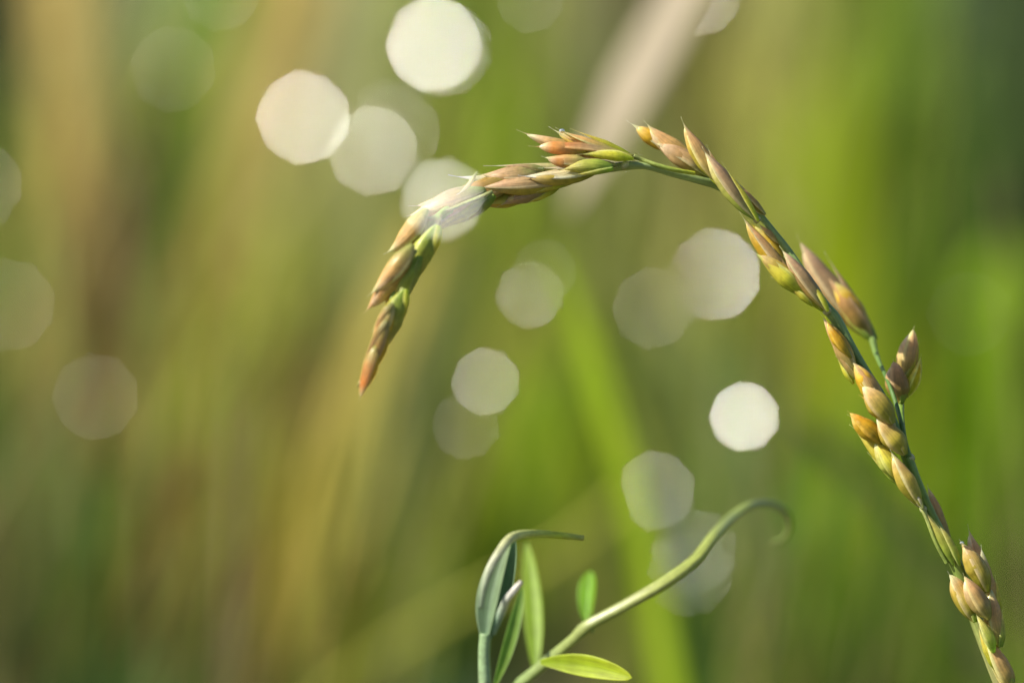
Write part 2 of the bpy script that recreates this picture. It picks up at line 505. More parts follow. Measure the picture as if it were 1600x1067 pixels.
STREAKS = [
    ('straw', [(888, 330), (930, 252), (1010, 110), (1100, -50), (1180, -180)], 100, (0.52, 0.45, 0.32), 1.6, 'broad pale leaning straw behind the top of the arch', 'straw',
     [(0.14, 0.75, 0.63), (0.20, 0.78, 0.60), (0.26, 0.80, 0.45)]),
    ('grass_leaf', [(866, 395), (905, 500), (958, 660), (986, 766), (1012, 870), (1054, 1100)], 42, (142, 164, 36), 1.6, 'narrow yellow green leaf running down to the right under the arch', 'leaf', None),
    ('straw', [(480, -60), (420, 150), (345, 360), (270, 520), (215, 700)], 110, (176, 164, 88), 3.6, 'soft yellowish straw leaning through the upper left', 'straw', None),
    ('straw', [(670, 340), (625, 470), (560, 640), (505, 830), (455, 1010)], 62, (180, 164, 80), 2.85, 'golden straw passing behind the drooping tip', 'straw', None),
    ('dry_leaf', [(440, 560), (405, 760), (385, 900)], 110, (124, 106, 44), 3.2, 'orange brown withered leaf low on the left', 'leaf', None),
    ('grass_leaf', [(1320, 60), (1300, 300), (1345, 520), (1400, 760), (1440, 900)], 120, (124, 142, 14), 3.3, 'broad bright lime leaf behind the descending stem', 'leaf', None),
    ('grass_leaf', [(1570, 380), (1575, 520), (1560, 660)], 120, (122, 152, 20), 3.2, 'bright green leaf tip at the right edge', 'leaf', None),
    ('grass_leaf', [(1530, 960), (1560, 1090)], 150, (118, 146, 12), 2.8, 'bright green leaf in the lower right corner', 'leaf', None),
    ('straw', [(95, -60), (90, 200), (100, 480)], 90, (172, 150, 94), 3.7, 'upright tan straw at the left edge of the picture', 'straw', None),
    ('grass_leaf', [(362, -40), (352, 90), (325, 230), (300, 330)], 40, (96, 122, 22), 3.2, 'thin dark green leaf right of the faint upper left glint', 'leaf', None),
    ('grass_leaf', [(1225, 640), (1330, 730), (1440, 860), (1510, 980)], 40, (84, 98, 50), 1.7, 'thin grey green leaf slanting behind the lower spikelets', 'leaf', None),
    ('grass_leaf', [(890, 560), (850, 640), (830, 800), (835, 930)], 110, (116, 142, 14), 3.0, 'bright green leaf in the middle below the arch', 'leaf', None),
    ('grass_leaf', [(740, 330), (700, 470), (640, 640), (600, 760)], 50, (74, 88, 44), 2.9, 'dark green leaf just right of the golden straw', 'leaf', None),
]
for sname, pts, w, c, f, lab, cat, arch in STREAKS:
    streak(sname, pts, w, c, f, lab, cat, arch=arch, rot=-0.8 if arch else -0.35)


# ---------------------------------------------------------------- dew drops with their hair-thin stalks
def drop_object(i, px, py, f, s, bright, label):
    c = np.array(at(px, py, DF * f))
    toc = CAMN - c; toc /= np.linalg.norm(toc)
    h = SUNN + toc; h /= np.linalg.norm(h)
    rad = s * PX * f * (1600 / 1024.0) * 0.5 * 0.9
    a = np.cross(h, np.array([0, 0, 1.0])); a /= np.linalg.norm(a)
    b = np.cross(h, a)
    V, F = [], []
    # flat-faced bead: face disc, rounded rim, domed back
    prof = [(0.93, 0.0), (1.0, -0.07), (1.04, -0.2), (1.0, -0.38), (0.85, -0.58), (0.6, -0.74), (0.3, -0.83)]
    m = 20
    # the face bulges a hair, keeping the whole pupil lit
    V.append(c)
    for r, z in prof:
        for k in range(m):
            an = 2 * math.pi * k / m
            V.append(c + (a * math.cos(an) + b * math.sin(an)) * rad * r + h * rad * z)
    V.append(c + h * rad * -0.86)
    for k in range(m):
        F.append((0, 1 + k, 1 + (k + 1) % m))
    for q in range(len(prof) - 1):
        for k in range(m):
            x0, x1 = 1 + q * m + k, 1 + q * m + (k + 1) % m
            F.append((x0, x0 + m, x1 + m, x1))
    e = 1 + (len(prof) - 1) * m
    for k in range(m):
        F.append((e + k, len(V) - 1, e + (k + 1) % m))
    # brightness of the blurred disc ~ facet area * film gloss; solve for the roughness
    disc = 200.0 * abs(1 - 1 / f) * 1.024 / 1.6
    rough = min(0.10 * (DEW_K * (s / disc) ** 2 / (bright * 1.45)) ** 0.25, 0.45)
    o = link_mesh('dewdrop', V, F, water_mat(rough), smooth=True)
    for p in list(o.data.polygons)[:m]:
        p.use_smooth = False
    tag(o, label, 'dewdrop', group='dewdrops on the grass')
    return c, h, rad


DEW_K = 300.0
stalks = Mass()
for i, d in enumerate(DROPS):
    c, h, rad = drop_object(i, *d)
    top = c - h * rad * 0.8
    wd = 0.00022 if d[2] < 1 else 0.0011
    n = 10
    t = np.linspace(0, 1, n)[:, None]
    best = None
    for attempt in range(80):
        root = np.array([top[0] + rng.uniform(-0.25, 0.25) * (0.2 + attempt / 60), top[1] + rng.uniform(0.0, 0.12 + attempt * 0.004), 0.0])
        bowv = np.array([rng.uniform(-0.05, 0.05), rng.uniform(0.0, 0.08), 0.0])
        tt = np.linspace(0, 1, 120)[:, None]
        Q = root * (1 - tt) + top * tt + bowv * (4 * tt * (1 - tt))
        Q = Q[np.linalg.norm(Q - top, axis=1) > 0.012]
        if not blocks_drop(Q, wd / 2): break
    else:
        print('stalk still crosses a drop', i)
    P = root * (1 - t) + top * t + bowv * (4 * t * (1 - t))
    V, F = [], []
    for q in range(n):
        for k in range(4):
            an = math.pi / 2 * k
            V.append(P[q] + np.array([math.cos(an), math.sin(an), 0]) * wd / 2 * (1.2 - 0.6 * t[q, 0]))
    for q in range(n - 1):
        for k in range(4):
            x0, x1 = q * 4 + k, q * 4 + (k + 1) % 4
            F.append((x0, x1, x1 + 4, x0 + 4))
    cc = albedo(target_col(np.array([d[0]]), np.array([d[1] + 60]))[0])
    stalks.add(np.array(V), F, np.repeat(cc[None, :], len(V), axis=0))


def shade_stalk(k, p1, p2, wpx, gap, bulge=0.0, seed=0):
    """thin stalk growing close in front of drop k; it hides the part of the lens seen along picture line p1-p2"""
    P0 = drop_pos[k]
    d = DF * DROPS[k][2]
    t = gap / (d - DF)
    q = [P0 + (np.array(at(p[0], p[1], DF)) - P0) * t for p in (p1, p2)]
    u = (q[1] - q[0]); L = np.linalg.norm(u); u /= L
    if u[2] > 0: q.reverse(); u = -u
    r = wpx * PX * t / 2
    body = [q[0] - u * 0.02, q[0] - u * 0.008, q[0], (q[0] + q[1]) / 2, q[1], q[1] + u * 0.012, q[1] + u * 0.03 + np.array([0, 0, -0.015])]
    last = body[-1]
    rad = [0.0003, r, r, r * (1 + bulge), r, max(r * 0.8, 0.0004), 0.0006, 0.0007, 0.0008]
    for attempt in range(120):
        foot = np.array([last[0] + u[0] * 0.05 + rng.uniform(-0.2, 0.2) * (attempt / 40), last[1] + rng.uniform(0, 0.1 + attempt * 0.003), 0.0])
        mid = last * 0.8 + foot * 0.2 + np.array([rng.uniform(-.02, .02), 0.01, 0.01])
        A = spline([tuple(b) + (w,) for b, w in zip(body + [mid, foot], rad)], 160)
        clear = not blocks_drop(A[:, :3], 0.0007, skip=k) and not blocks_drop(A[95:, :3], 0.0007)
        if clear: break
    else:
        print('shade stalk crosses a drop', k, p1)
    A = A[::2]
    T, S, Fv = frames(A[:, :3])
    V, F = [], []
    for i in range(len(A)):
        for c in range(6):
            an = c * math.pi / 3
            V.append(A[i, :3] + (S[i] * math.cos(an) + Fv[i] * math.sin(an)) * abs(A[i, 3]))
    for i in range(len(A) - 1):
        for c in range(6):
            x0, x1 = i * 6 + c, i * 6 + (c + 1) % 6
            F.append((x0, x1, x1 + 6, x0 + 6))
    cc = albedo(target_col(np.array([p1[0]]), np.array([p1[1] + 40]))[0])
    stalks.add(np.array(V), F, np.repeat(cc[None, :], len(V), axis=0))


shade_stalk(3, (1018, 462), (1098, 534), 60, 0.05)          # straight lower left edge of the large cream glint
shade_stalk(7, (835, 398), (905, 462), 30, 0.05, bulge=0.5)
shade_stalk(7, (846, 440), (880, 452), 30, 0.04, bulge=0.3)
shade_stalk(8, (962, 448), (1078, 530), 24, 0.05, bulge=0.3)
shade_stalk(11, (232, 52), (345, 108), 24, 0.05)
shade_stalk(12, (-20, 500), (60, 560), 14, 0.05)
for k in range(110):
    f = rng.uniform(1.7, 2.5)
    top = np.array(at(rng.uniform(-250, 1850), rng.uniform(-500, 900), DF * f))
    root = np.array([top[0] - rng.uniform(-0.05, 0.25) * top[2], top[1] + rng.normal(0, 0.04), 0.0])
    tt = np.linspace(0, 1, 60)[:, None]
    bowv = np.array([rng.normal(0, 0.02), 0, 0])
    Q = root * (1 - tt) + top * tt + bowv * (4 * tt * (1 - tt))
    if blocks_drop(Q, 0.001): continue
    wd = rng.uniform(0.0010, 0.0022)
    V, F = [], []
    Q = Q[::5]
    for q in range(len(Q)):
        for c in range(4):
            an = math.pi / 2 * c
            V.append(Q[q] + np.array([math.cos(an), math.sin(an), 0]) * wd / 2 * (1.2 - 0.9 * q / len(Q)))
    for q in range(len(Q) - 1):
        for c in range(4):
            x0, x1 = q * 4 + c, q * 4 + (c + 1) % 4
            F.append((x0, x1, x1 + 4, x0 + 4))
    cc = np.array([(0.55, 0.46, 0.26), (0.20, 0.30, 0.05), (0.42, 0.42, 0.12), (0.10, 0.16, 0.04)][k % 4])
    stalks.add(np.array(V), F, np.repeat(cc[None, :], len(V), axis=0))
so = stalks.build('fine_grass', M_MEADOW)
tag(so, 'hair-thin blurred grass stalks that carry the dewdrops', 'grass', kind='stuff')

# ---------------------------------------------------------------- the nodding grass spike
GREEN = (0.20, 0.30, 0.07)
TEAL = (0.27, 0.40, 0.13)
DGREEN = (0.07, 0.14, 0.03)
LIME = (0.38, 0.48, 0.06)


def tube(name, pts, mat, parent=None, cols=None, n=80, sides=12, ridge=0.06, flat=1.0, tail=None):
    """pts rows: px, py, radius px, depth offset mm ; cols: list of colours along the length. tail: extra world points (x,y,z,radius m)"""
    A = spline(pts, n)
    P = np.array([at(a[0], a[1], DF + a[3] * 0.001) for a in A])
    R = np.array([max(a[2], 0.05) * PX for a in A]) * {'stem': 1.12, 'tendril': 0.9}.get(name, 1.0)
    if tail:
        TT = spline([tuple(P[-1]) + (R[-1],)] + tail, 24)[1:]
        P = np.concatenate([P, TT[:, :3]]); R = np.concatenate([R, TT[:, 3]])
    T, S, Fv = frames(P)
    V, F, C, U = [], [], [], []
    N_ = len(P)
    cols = [np.array(c) for c in (cols or [GREEN])]
    for i in range(N_):
        q = min(i / (n - 1), 1.0) * (len(cols) - 1)
        k = min(int(q), len(cols) - 2) if len(cols) > 1 else 0
        cc = cols[0] if len(cols) == 1 else cols[k] * (1 - (q - k)) + cols[k + 1] * (q - k)
        for s in range(sides):
            an = 2 * math.pi * s / sides
            rr = R[i] * (1 + ridge * math.cos(an * 3 + 0.4))
            V.append(P[i] + (S[i] * math.cos(an) + Fv[i] * math.sin(an) * flat) * rr)
            C.append(cc); U.append((abs(s / sides * 2 - 1), i / n * 6))
    for i in range(N_ - 1):
        for s in range(sides):
            a, b = i * sides + s, i * sides + (s + 1) % sides
            F.append((a, b, b + sides, a + sides))
    F.append(tuple(range(sides - 1, -1, -1)))
    F.append(tuple((N_ - 1) * sides + s for s in range(sides)))
    return link_mesh(name, V, F, mat, parent, colors=C, uvs=U)


def smooth01(x):
    x = np.clip(x, 0, 1)
    return x * x * (3 - 2 * x)


PIG_K, PIG_G = 1.08, 1.0
WIDE = 1.03
PIG_T = np.array((1.27, 1.28, 1.14))
# pigment sets for the husks: base, middle, upper, tip, margin
PIG = {
    'tan':    [(0.40, 0.42, 0.12), (0.56, 0.42, 0.16), (0.66, 0.46, 0.24), (0.86, 0.74, 0.56), (0.84, 0.74, 0.44)],
    'pink':   [(0.38, 0.40, 0.14), (0.58, 0.43, 0.18), (0.72, 0.49, 0.27), (0.90, 0.78, 0.60), (0.86, 0.74, 0.54)],
    'purple': [(0.28, 0.38, 0.12), (0.44, 0.33, 0.17), (0.58, 0.41, 0.27), (0.84, 0.72, 0.58), (0.80, 0.70, 0.50)],
    'green':  [(0.26, 0.40, 0.06), (0.46, 0.50, 0.10), (0.56, 0.52, 0.16), (0.78, 0.70, 0.40), (0.82, 0.82, 0.40)],
    'lime':   [(0.42, 0.50, 0.04), (0.62, 0.60, 0.08), (0.70, 0.60, 0.14), (0.84, 0.72, 0.40), (0.90, 0.86, 0.36)],
    'brown':  [(0.32, 0.32, 0.08), (0.40, 0.26, 0.08), (0.54, 0.35, 0.18), (0.78, 0.60, 0.44), (0.72, 0.56, 0.36)],
    'pale':   [(0.44, 0.50, 0.22), (0.60, 0.54, 0.34), (0.72, 0.62, 0.50), (0.90, 0.84, 0.76), (0.88, 0.84, 0.72)],
    'rust':   [(0.42, 0.40, 0.10), (0.50, 0.30, 0.12), (0.64, 0.29, 0.08), (0.90, 0.68, 0.48), (0.78, 0.58, 0.30)],
    'amber':  [(0.36, 0.40, 0.06), (0.56, 0.48, 0.08), (0.64, 0.48, 0.20), (0.92, 0.82, 0.66), (0.78, 0.68, 0.50)],
    'flame':  [(0.50, 0.50, 0.10), (0.46, 0.34, 0.20), (0.62, 0.28, 0.10), (0.90, 0.70, 0.52), (0.82, 0.62, 0.34)],
    'gold':   [(0.40, 0.38, 0.04), (0.60, 0.42, 0.03), (0.70, 0.44, 0.04), (0.86, 0.64, 0.26), (0.80, 0.60, 0.14)],
    'olive':  [(0.30, 0.34, 0.04), (0.44, 0.38, 0.05), (0.54, 0.40, 0.08), (0.78, 0.58, 0.30), (0.68, 0.60, 0.20)],
}


def ramp(cs, v):
    q = v * (len(cs) - 1)
    k = min(int(q), len(cs) - 2)
    a, b = np.array(cs[k]), np.array(cs[k + 1])
    return a * (1 - (q - k)) + b * (q - k)


def profile(v, peak=0.38, sharp=1.0, base=0.22):
    """relative radius 0..1 along an organ"""
    if v < peak:
        x = v / peak
        return base + (1 - base) * math.sin(x * math.pi / 2) ** 0.9
    x = (v - peak) / (1 - peak)
    return max(math.cos(x * math.pi / 2) ** (1.08 * sharp), 0.0)


def organ(name, parent, base, tip, w, bend=0.0, depth=0.0, tilt=0.0, pig='tan', mat=None, wrap=2 * math.pi,
          roll=0.0, peak=0.38, sharp=1.0, n=30, m=20, thick=0.82, base_r=0.25, seed=0, awn=0.0, crease=0.0):
    """husk (wrap < 2 pi: an open shell with real thickness) or grain (closed). px units; bend = sideways bow in px; depth, tilt in mm"""
    b, t_ = np.array(base, float), np.array(tip, float)
    if abs(roll) >= R(140) and wrap < 6: roll = math.copysign(R(92), roll) + (roll - math.copysign(R(180), roll)) * 0.6
    axis = t_ - b
    L = np.linalg.norm(axis)
    nrm = np.array([axis[1], -axis[0]]) / L        # to the left of travel, picture coordinates
    cs = PIG[pig]
    vs = np.linspace(0, 1, n)
    P = []
    for v in vs:
        q = b + axis * v + nrm * bend * (4 * v * (1 - v)) + nrm * bend * 0.25 * v * v
        P.append(np.array(at(q[0], q[1], DF + 0.001 * (depth + tilt * v))))
    P = np.array(P)
    T, S, Fv = frames(P)
    closed = wrap >= 2 * math.pi - 1e-3
    rs = np.random.default_rng(int(abs(base[0] * 7 + tip[1] * 13 + w * 31)) + seed)
    lump = [rs.uniform(-1, 1) for _ in range(6)]
    V, C, U, F = [], [], [], []
    layers = [(1.0, False)] if closed else [(1.0, False), (thick, True)]
    for lay, inner in layers:
        for i, v in enumerate(vs):
            r = profile(min(v / 0.93, 1.0) if not closed else v, peak, sharp, base_r) * w * WIDE / 2 * PX
            if not closed: r = max(r, 0.75 * PX * (1.25 - v * 0.9))
            if awn > 0: r = max(r, (1 - v) * 0.3 * w / 2 * PX, 0.5 * PX * (1.02 - v))
            r *= 1 + 0.05 * lump[0] * math.sin(v * 9 + lump[1] * 3) + 0.03 * lump[2] * math.sin(v * 21 + lump[3] * 3)
            rin = max(r - 1.1 * PX, r * 0.5) if inner else r
            for s in range(m if closed else m + 1):
                u = s / m
                an = (u - 0.5) * wrap + roll
                du = (u - 0.5) * 2
                rr = rin * (1 + 0.035 * math.cos(an * 5 + lump[4] * 3))
                if crease: rr *= 1 - crease * math.exp(-(((an - roll + math.pi) % (2 * math.pi) - math.pi) / 0.35) ** 2)
                # keel on the back of a husk
                if not closed: rr *= 1 + 0.07 * math.exp(-(du / 0.16) ** 2)
                V.append(P[i] + (S[i] * math.sin(an) + Fv[i] * math.cos(an) * 0.85) * rr)
                c = ramp(cs[:4], v ** 1.15)
                if not closed:
                    e = smooth01((abs(du) - 0.74) / 0.2) * (0.45 + 0.55 * v)
                    c = c * (1 - e) + np.array(cs[4]) * e
                    keel = math.exp(-(du / 0.10) ** 2) * 0.35 * (1 - v)
                    c = c * (1 - keel) + np.array((0.2, 0.36, 0.05)) * keel
                c = np.clip(c * (1 + 0.10 * lump[5]) * (PIG_K if not closed else PIG_G) * PIG_T, 0, 0.94)
                C.append(c); U.append((abs(du) * (1.0 if not closed else 1.0) + (0.0 if not closed else 0), v))
    row = m if closed else m + 1
    if closed:
        for i in range(n - 1):
            for s in range(m):
                a, bq = i * row + s, i * row + (s + 1) % m
                F.append((a, bq, bq + row, a + row))
        F.append(tuple(range(m - 1, -1, -1)))
        F.append(tuple((n - 1) * row + s for s in range(m)))
    else:
        off = n * row
        for i in range(n - 1):
            for s in range(m):
                a = i * row + s
                F.append((a, a + 1, a + 1 + row, a + row))
                F.append((off + a, off + a + row, off + a + 1 + row, off + a + 1))
            for s in (0, m):
                a = i * row + s
                q = (a, a + row, off + a + row, off + a)
                F.append(q if s == 0 else q[::-1])
        for s in range(m):
            a = s
            F.append((a, off + a, off + a + 1, a + 1))
            a = (n - 1) * row + s
            F.append((a, a + 1, off + a + 1, off + a))
    return link_mesh(name, V, F, mat or (M_GRAIN if closed else M_HUSK), parent, colors=C, uvs=U)


spike = empty('grass_spike', (0, 0, 0))
tag(spike, 'sharp nodding grass spike arching across the picture, tan and purplish spikelets on a green stem', 'grass spike')

# main stem, from the ground up to the drooping end
tube('stem', [
    (560, 604, 2.0, -13), (590, 540, 3.0, -12), (612, 470, 4.0, -10), (640, 400, 5.5, -7), (690, 335, 6.5, -3), (760, 300, 7.0, 1), (850, 283, 6.5, 2),
    (925, 268, 5.5, 1), (976, 259, 6.2, 0), (1009, 259.5, 4.6, 0), (1049, 270, 5.2, 0.5), (1088, 280, 5.6, 1), (1122, 290, 6.0, 1.6), (1158, 312, 5.2, 2),
    (1186, 335, 4.6, 2), (1209, 362, 4.6, 1), (1231, 390, 5.0, 0.6), (1262, 436, 5.6, 0), (1290, 478, 7.5, 0), (1305, 496, 8.2, 0), (1328, 538, 7.2, 0), (1352, 578, 6.2, 0),
    (1380, 622, 6.0, 0), (1402, 672, 6.0, 0), (1419, 717, 8.0, 0), (1433, 752, 7.2, 0), (1452, 796, 7.2, 0), (1474, 842, 8.5, 0), (1495, 882, 9.0, 0),
    (1512, 925, 9.0, 0.5), (1527, 968, 10.0, 1), (1545, 1012, 11.5, 1), (1568, 1067, 13.0, 1)],
    M_STEM, spike, cols=[(0.30, 0.30, 0.10), (0.22, 0.34, 0.07), (0.30, 0.40, 0.12), (0.38, 0.48, 0.16), (0.36, 0.46, 0.18), TEAL, TEAL, (0.18, 0.32, 0.10), (0.22, 0.36, 0.07), (0.28, 0.38, 0.08), (0.36, 0.36, 0.14)],
    n=260, ridge=0.09,
    tail=[(0.054, 0.44, 0.36, 0.0010), (0.064, 0.46, 0.27, 0.0012), (0.070, 0.49, 0.12, 0.0014), (0.070, 0.50, -0.01, 0.0015)])


def stalk(pts, cols, sides=10):
    return tube('stalk', pts, M_STEM, spike, cols=cols, n=60, sides=sides)


stalk([(990, 244, 4.0, 0), (1005, 250, 3.2, 0), (1024, 257, 3.4, -0.4), (1052, 265, 3.6, -0.5), (1086, 271, 3.2, 0)], [(0.36, 0.40, 0.12), (0.34, 0.44, 0.08), (0.52, 0.58, 0.04)])
stalk([(1363, 530, 5.5, 14), (1368, 550, 4.4, 12), (1374, 566, 3.4, 9), (1386, 592, 3.2, 5), (1398, 624, 3.6, 2.5), (1410, 668, 3.4, 0), (1419, 712, 4, -0.4)], [GREEN, (0.10, 0.20, 0.04), (0.12, 0.22, 0.05), (0.12, 0.22, 0.05)])
stalk([(1408, 632, 5.0, 5), (1409, 652, 4.2, 3), (1413, 684, 4.2, 0), (1420, 714, 5, -0.5)], [(0.18, 0.28, 0.05), (0.12, 0.24, 0.04), (0.14, 0.26, 0.05)])
stalk([(1437, 788, 3.0, -0.4), (1443, 796, 4.5, -0.6), (1449, 812, 3.2, -0.6), (1462, 846, 3.4, -0.6), (1480, 880, 3.4, -0.4)], [(0.5, 0.55, 0.2), (0.36, 0.44, 0.10), (0.28, 0.38, 0.08)])
stalk([(652, 340, 3, -6), (640, 400, 3.5, -8), (612, 470, 3.0, -10), (590, 540, 2.5, -12)], [(0.3, 0.3, 0.12), (0.22, 0.32, 0.07), (0.36, 0.28, 0.1)])

# pale collars where branches leave the stem
for (x, y, r, dz) in [(977, 258, 7.6, -0.2), (1421, 716, 9.0, 0), (1183, 343, 6.5, 0.4), (1293, 485, 8.0, -0.2), (1443, 795, 6.0, -0.5)]:
    tube('node', [(x - r * 0.5, y - r * 0.6, r * 0.75, dz), (x, y, r, dz), (x + r * 0.5, y + r * 0.6, r * 0.75, dz)], M_STEM, spike, cols=[(0.40, 0.46, 0.14), (0.62, 0.62, 0.36), (0.36, 0.42, 0.14)], n=9)


def spikelet(base, axis_end, dz, florets):
    """florets: dicts of organ() arguments; each gives a husk and, if 'grain' is set, a plump grain inside"""
    (bx, by), (ex, ey) = base, axis_end
    sp = tube('spikelet', [(bx, by, 3.4, dz), ((bx + ex) / 2, (by + ey) / 2, 2.6, dz), (ex, ey, 1.2, dz)], M_STEM, spike, cols=[(0.38, 0.42, 0.14), (0.36, 0.36, 0.16)], n=16, sides=8)
    for f in florets:
        f = dict(f)
        grain = f.pop('grain', None)
        gpos = f.pop('gpos', (0.04, 0.86))
        gw = f.pop('gw', 0.86)
        gpeak = f.pop('gpeak', 0.5)
        f.setdefault('wrap', math.radians(235))
        f.setdefault('depth', dz)
        if f.get('husk', True):
            f.pop('husk', None)
            organ('husk', sp, **f)
        else:
            f.pop('husk')
        if f['w'] >= 24 and int(f['base'][0] + f['tip'][1]) % 5 < 3:
            # a short outer scale clasping the foot of the husk
            b, t = np.array(f['base'], float), np.array(f['tip'], float)
            ax = t - b
            sd = -1 if f.get('roll', 0) > 0 else 1
            nr = np.array([ax[1], -ax[0]]) / np.linalg.norm(ax) * sd
            rs = random.Random(int(b[0] * 3 + t[1]))
            ln = rs.uniform(0.50, 0.78)
            organ('husk', sp, tuple(b), tuple(b + ax * ln + nr * f['w'] * rs.uniform(0.22, 0.4)), f['w'] * rs.uniform(0.36, 0.46), bend=sd * 1.0,
                  depth=f['depth'] - 0.35, pig=rs.choice(['lime', f['pig'], 'green', f['pig']]), wrap=math.radians(190), roll=-sd * R(70), sharp=1.3, base_r=0.6, peak=0.3)
        if grain:
            b, t = np.array(f['base'], float), np.array(f['tip'], float)
            g = dict(f)
            ax = t - b
            Ln = np.linalg.norm(ax)
            nrm = np.array([ax[1], -ax[0]]) / Ln
            bend = f.get('bend', 0.0)
            def pos(v): return b + ax * v + nrm * bend * (4 * v * (1 - v)) + nrm * bend * 0.25 * v * v
            g['base'], g['tip'] = tuple(pos(gpos[0])), tuple(pos(gpos[1]))
            g['w'] = f['w'] * min(gw, 0.86)
            g['pig'] = grain
            g['wrap'] = 2 * math.pi
            g['bend'] = bend * (gpos[1] - gpos[0]) ** 2
            g['peak'] = gpeak
            g['sharp'] = 0.62
            g['awn'] = 0.0
            g['crease'] = 0.12
            organ('grain', sp, **g)
    return sp


R = math.radians
# A: upper spikelet with the rust-red husk
spikelet((990, 245), (905, 226), 0, [
    dict(base=(925, 238), tip=(807, 202), w=19, bend=4, depth=0.8, pig='tan', roll=R(200), grain='tan', sharp=1.25),
    dict(base=(984, 243), tip=(858, 196), w=25, bend=9, depth=0.1, pig='pink', roll=R(150), grain='gold', gw=0.8),
    dict(base=(966, 238), tip=(868, 198), w=17, bend=5, depth=-0.6, pig='tan', roll=R(110), sharp=1.1),
    dict(base=(990, 246), tip=(825, 229), w=25, bend=-2, depth=-0.7, pig='flame', roll=R(120), grain='rust', peak=0.5, gpos=(0.45, 0.9), gw=0.8, gpeak=0.6),
    dict(base=(990, 248), tip=(900, 243), w=17, bend=-4, depth=-1.2, pig='lime', roll=R(-60), sharp=1.2),
])
# B: the cluster left of the node
spikelet((972, 260), (800, 285), 0, [
    dict(base=(918, 252), tip=(846, 243), w=22, bend=5, depth=-1.6, pig='pink', roll=R(170), grain='rust', gpos=(0.1, 0.86)),
    dict(base=(965, 259), tip=(884, 246), w=18, bend=4, depth=-0.4, pig='pale', roll=R(120)),
    dict(base=(958, 262), tip=(872, 268), w=24, bend=-4, depth=-2.2, pig='green', roll=R(-20), sharp=1.2),
    dict(base=(938, 266), tip=(809, 272), w=30, bend=8, depth=-1.3, pig='pale', roll=R(200), grain='olive', gw=0.82),
    dict(base=(905, 281), tip=(736, 292), w=33, bend=4, depth=-0.4, pig='purple', roll=R(190), grain='olive', gw=0.8, peak=0.45),
    dict(base=(850, 266), tip=(744, 270), w=33, bend=7, depth=0.2, pig='purple', roll=R(185), grain='brown', gw=0.86),
    dict(base=(900, 262), tip=(700, 270), w=24, bend=14, depth=0.8, pig='pale', roll=R(150), sharp=0.9),
    dict(base=(872, 292), tip=(777, 325), w=28, bend=-5, depth=0.2, pig='purple', roll=R(-150), grain='olive', gw=0.8),
    dict(base=(884, 288), tip=(838, 302), w=12, bend=-3, depth=-0.8, pig='lime', roll=R(-40)),
    dict(base=(838, 300), tip=(740, 318), w=40, bend=2, depth=1.6, pig='green', roll=R(180), grain='olive', gw=0.7),
])
# B2: the part under the foreground glint
spikelet((770, 300), (660, 345), -3, [
    dict(base=(830, 262), tip=(636, 318), w=42, bend=17, depth=0.5, pig='brown', roll=R(170), sharp=0.7, grain='purple', gw=0.7),
    dict(base=(760, 298), tip=(630, 338), w=42, bend=4, depth=-1.6, pig='purple', roll=R(200), grain='purple', gw=0.8),
    dict(base=(772, 304), tip=(672, 370), w=38, bend=-8, depth=-1.0, pig='green', roll=R(-140), grain='green', gw=0.8),
    dict(base=(745, 268), tip=(712, 304), w=8, bend=5, depth=-3.2, pig='pale', roll=R(100)),
])
# C: drooping end, a little out of focus
spikelet((690, 335), (640, 400), -7, [
    dict(base=(668, 326), tip=(597, 396), w=34, bend=10, depth=-7.5, pig='pink', roll=R(150), grain='brown', gw=0.75),
    dict(base=(688, 340), tip=(630, 408), w=40, bend=2, depth=-7, pig='purple', roll=R(190), grain='brown', gw=0.9),
    dict(base=(684, 352), tip=(640, 462), w=36, bend=-8, depth=-8, pig='green', roll=R(-150), grain='green', gw=0.9, sharp=0.8),
])
spikelet((650, 390), (600, 490), -9.5, [
    dict(base=(646, 382), tip=(572, 462), w=32, bend=7, depth=-10, pig='pink', roll=R(150), grain='brown', gw=0.9),
    dict(base=(634, 408), tip=(567, 490), w=30, bend=3, depth=-9.5, pig='brown', roll=R(180), grain='brown', gw=0.9),
    dict(base=(656, 400), tip=(604, 510), w=36, bend=-7, depth=-9, pig='green', roll=R(-160), grain='olive', gw=0.9),
])
spikelet((630, 450), (585, 560), -11, [
    dict(base=(634, 452), tip=(602, 552), w=36, bend=-7, depth=-11, pig='green', roll=R(-160), grain='olive', gw=0.9, sharp=0.55),
    dict(base=(614, 474), tip=(572, 552), w=26, bend=6, depth=-12, pig='pink', roll=R(160), grain='gold', gw=0.8),
    dict(base=(606, 500), tip=(566, 596), w=27, bend=4, depth=-12.5, pig='brown', roll=R(170), grain='gold', gw=0.9, sharp=0.6),
    dict(base=(588, 540), tip=(560, 626), w=23, bend=3, depth=-13, pig='rust', roll=R(180), grain='gold', gw=0.8, gpos=(0.0, 0.8), sharp=0.6),
])
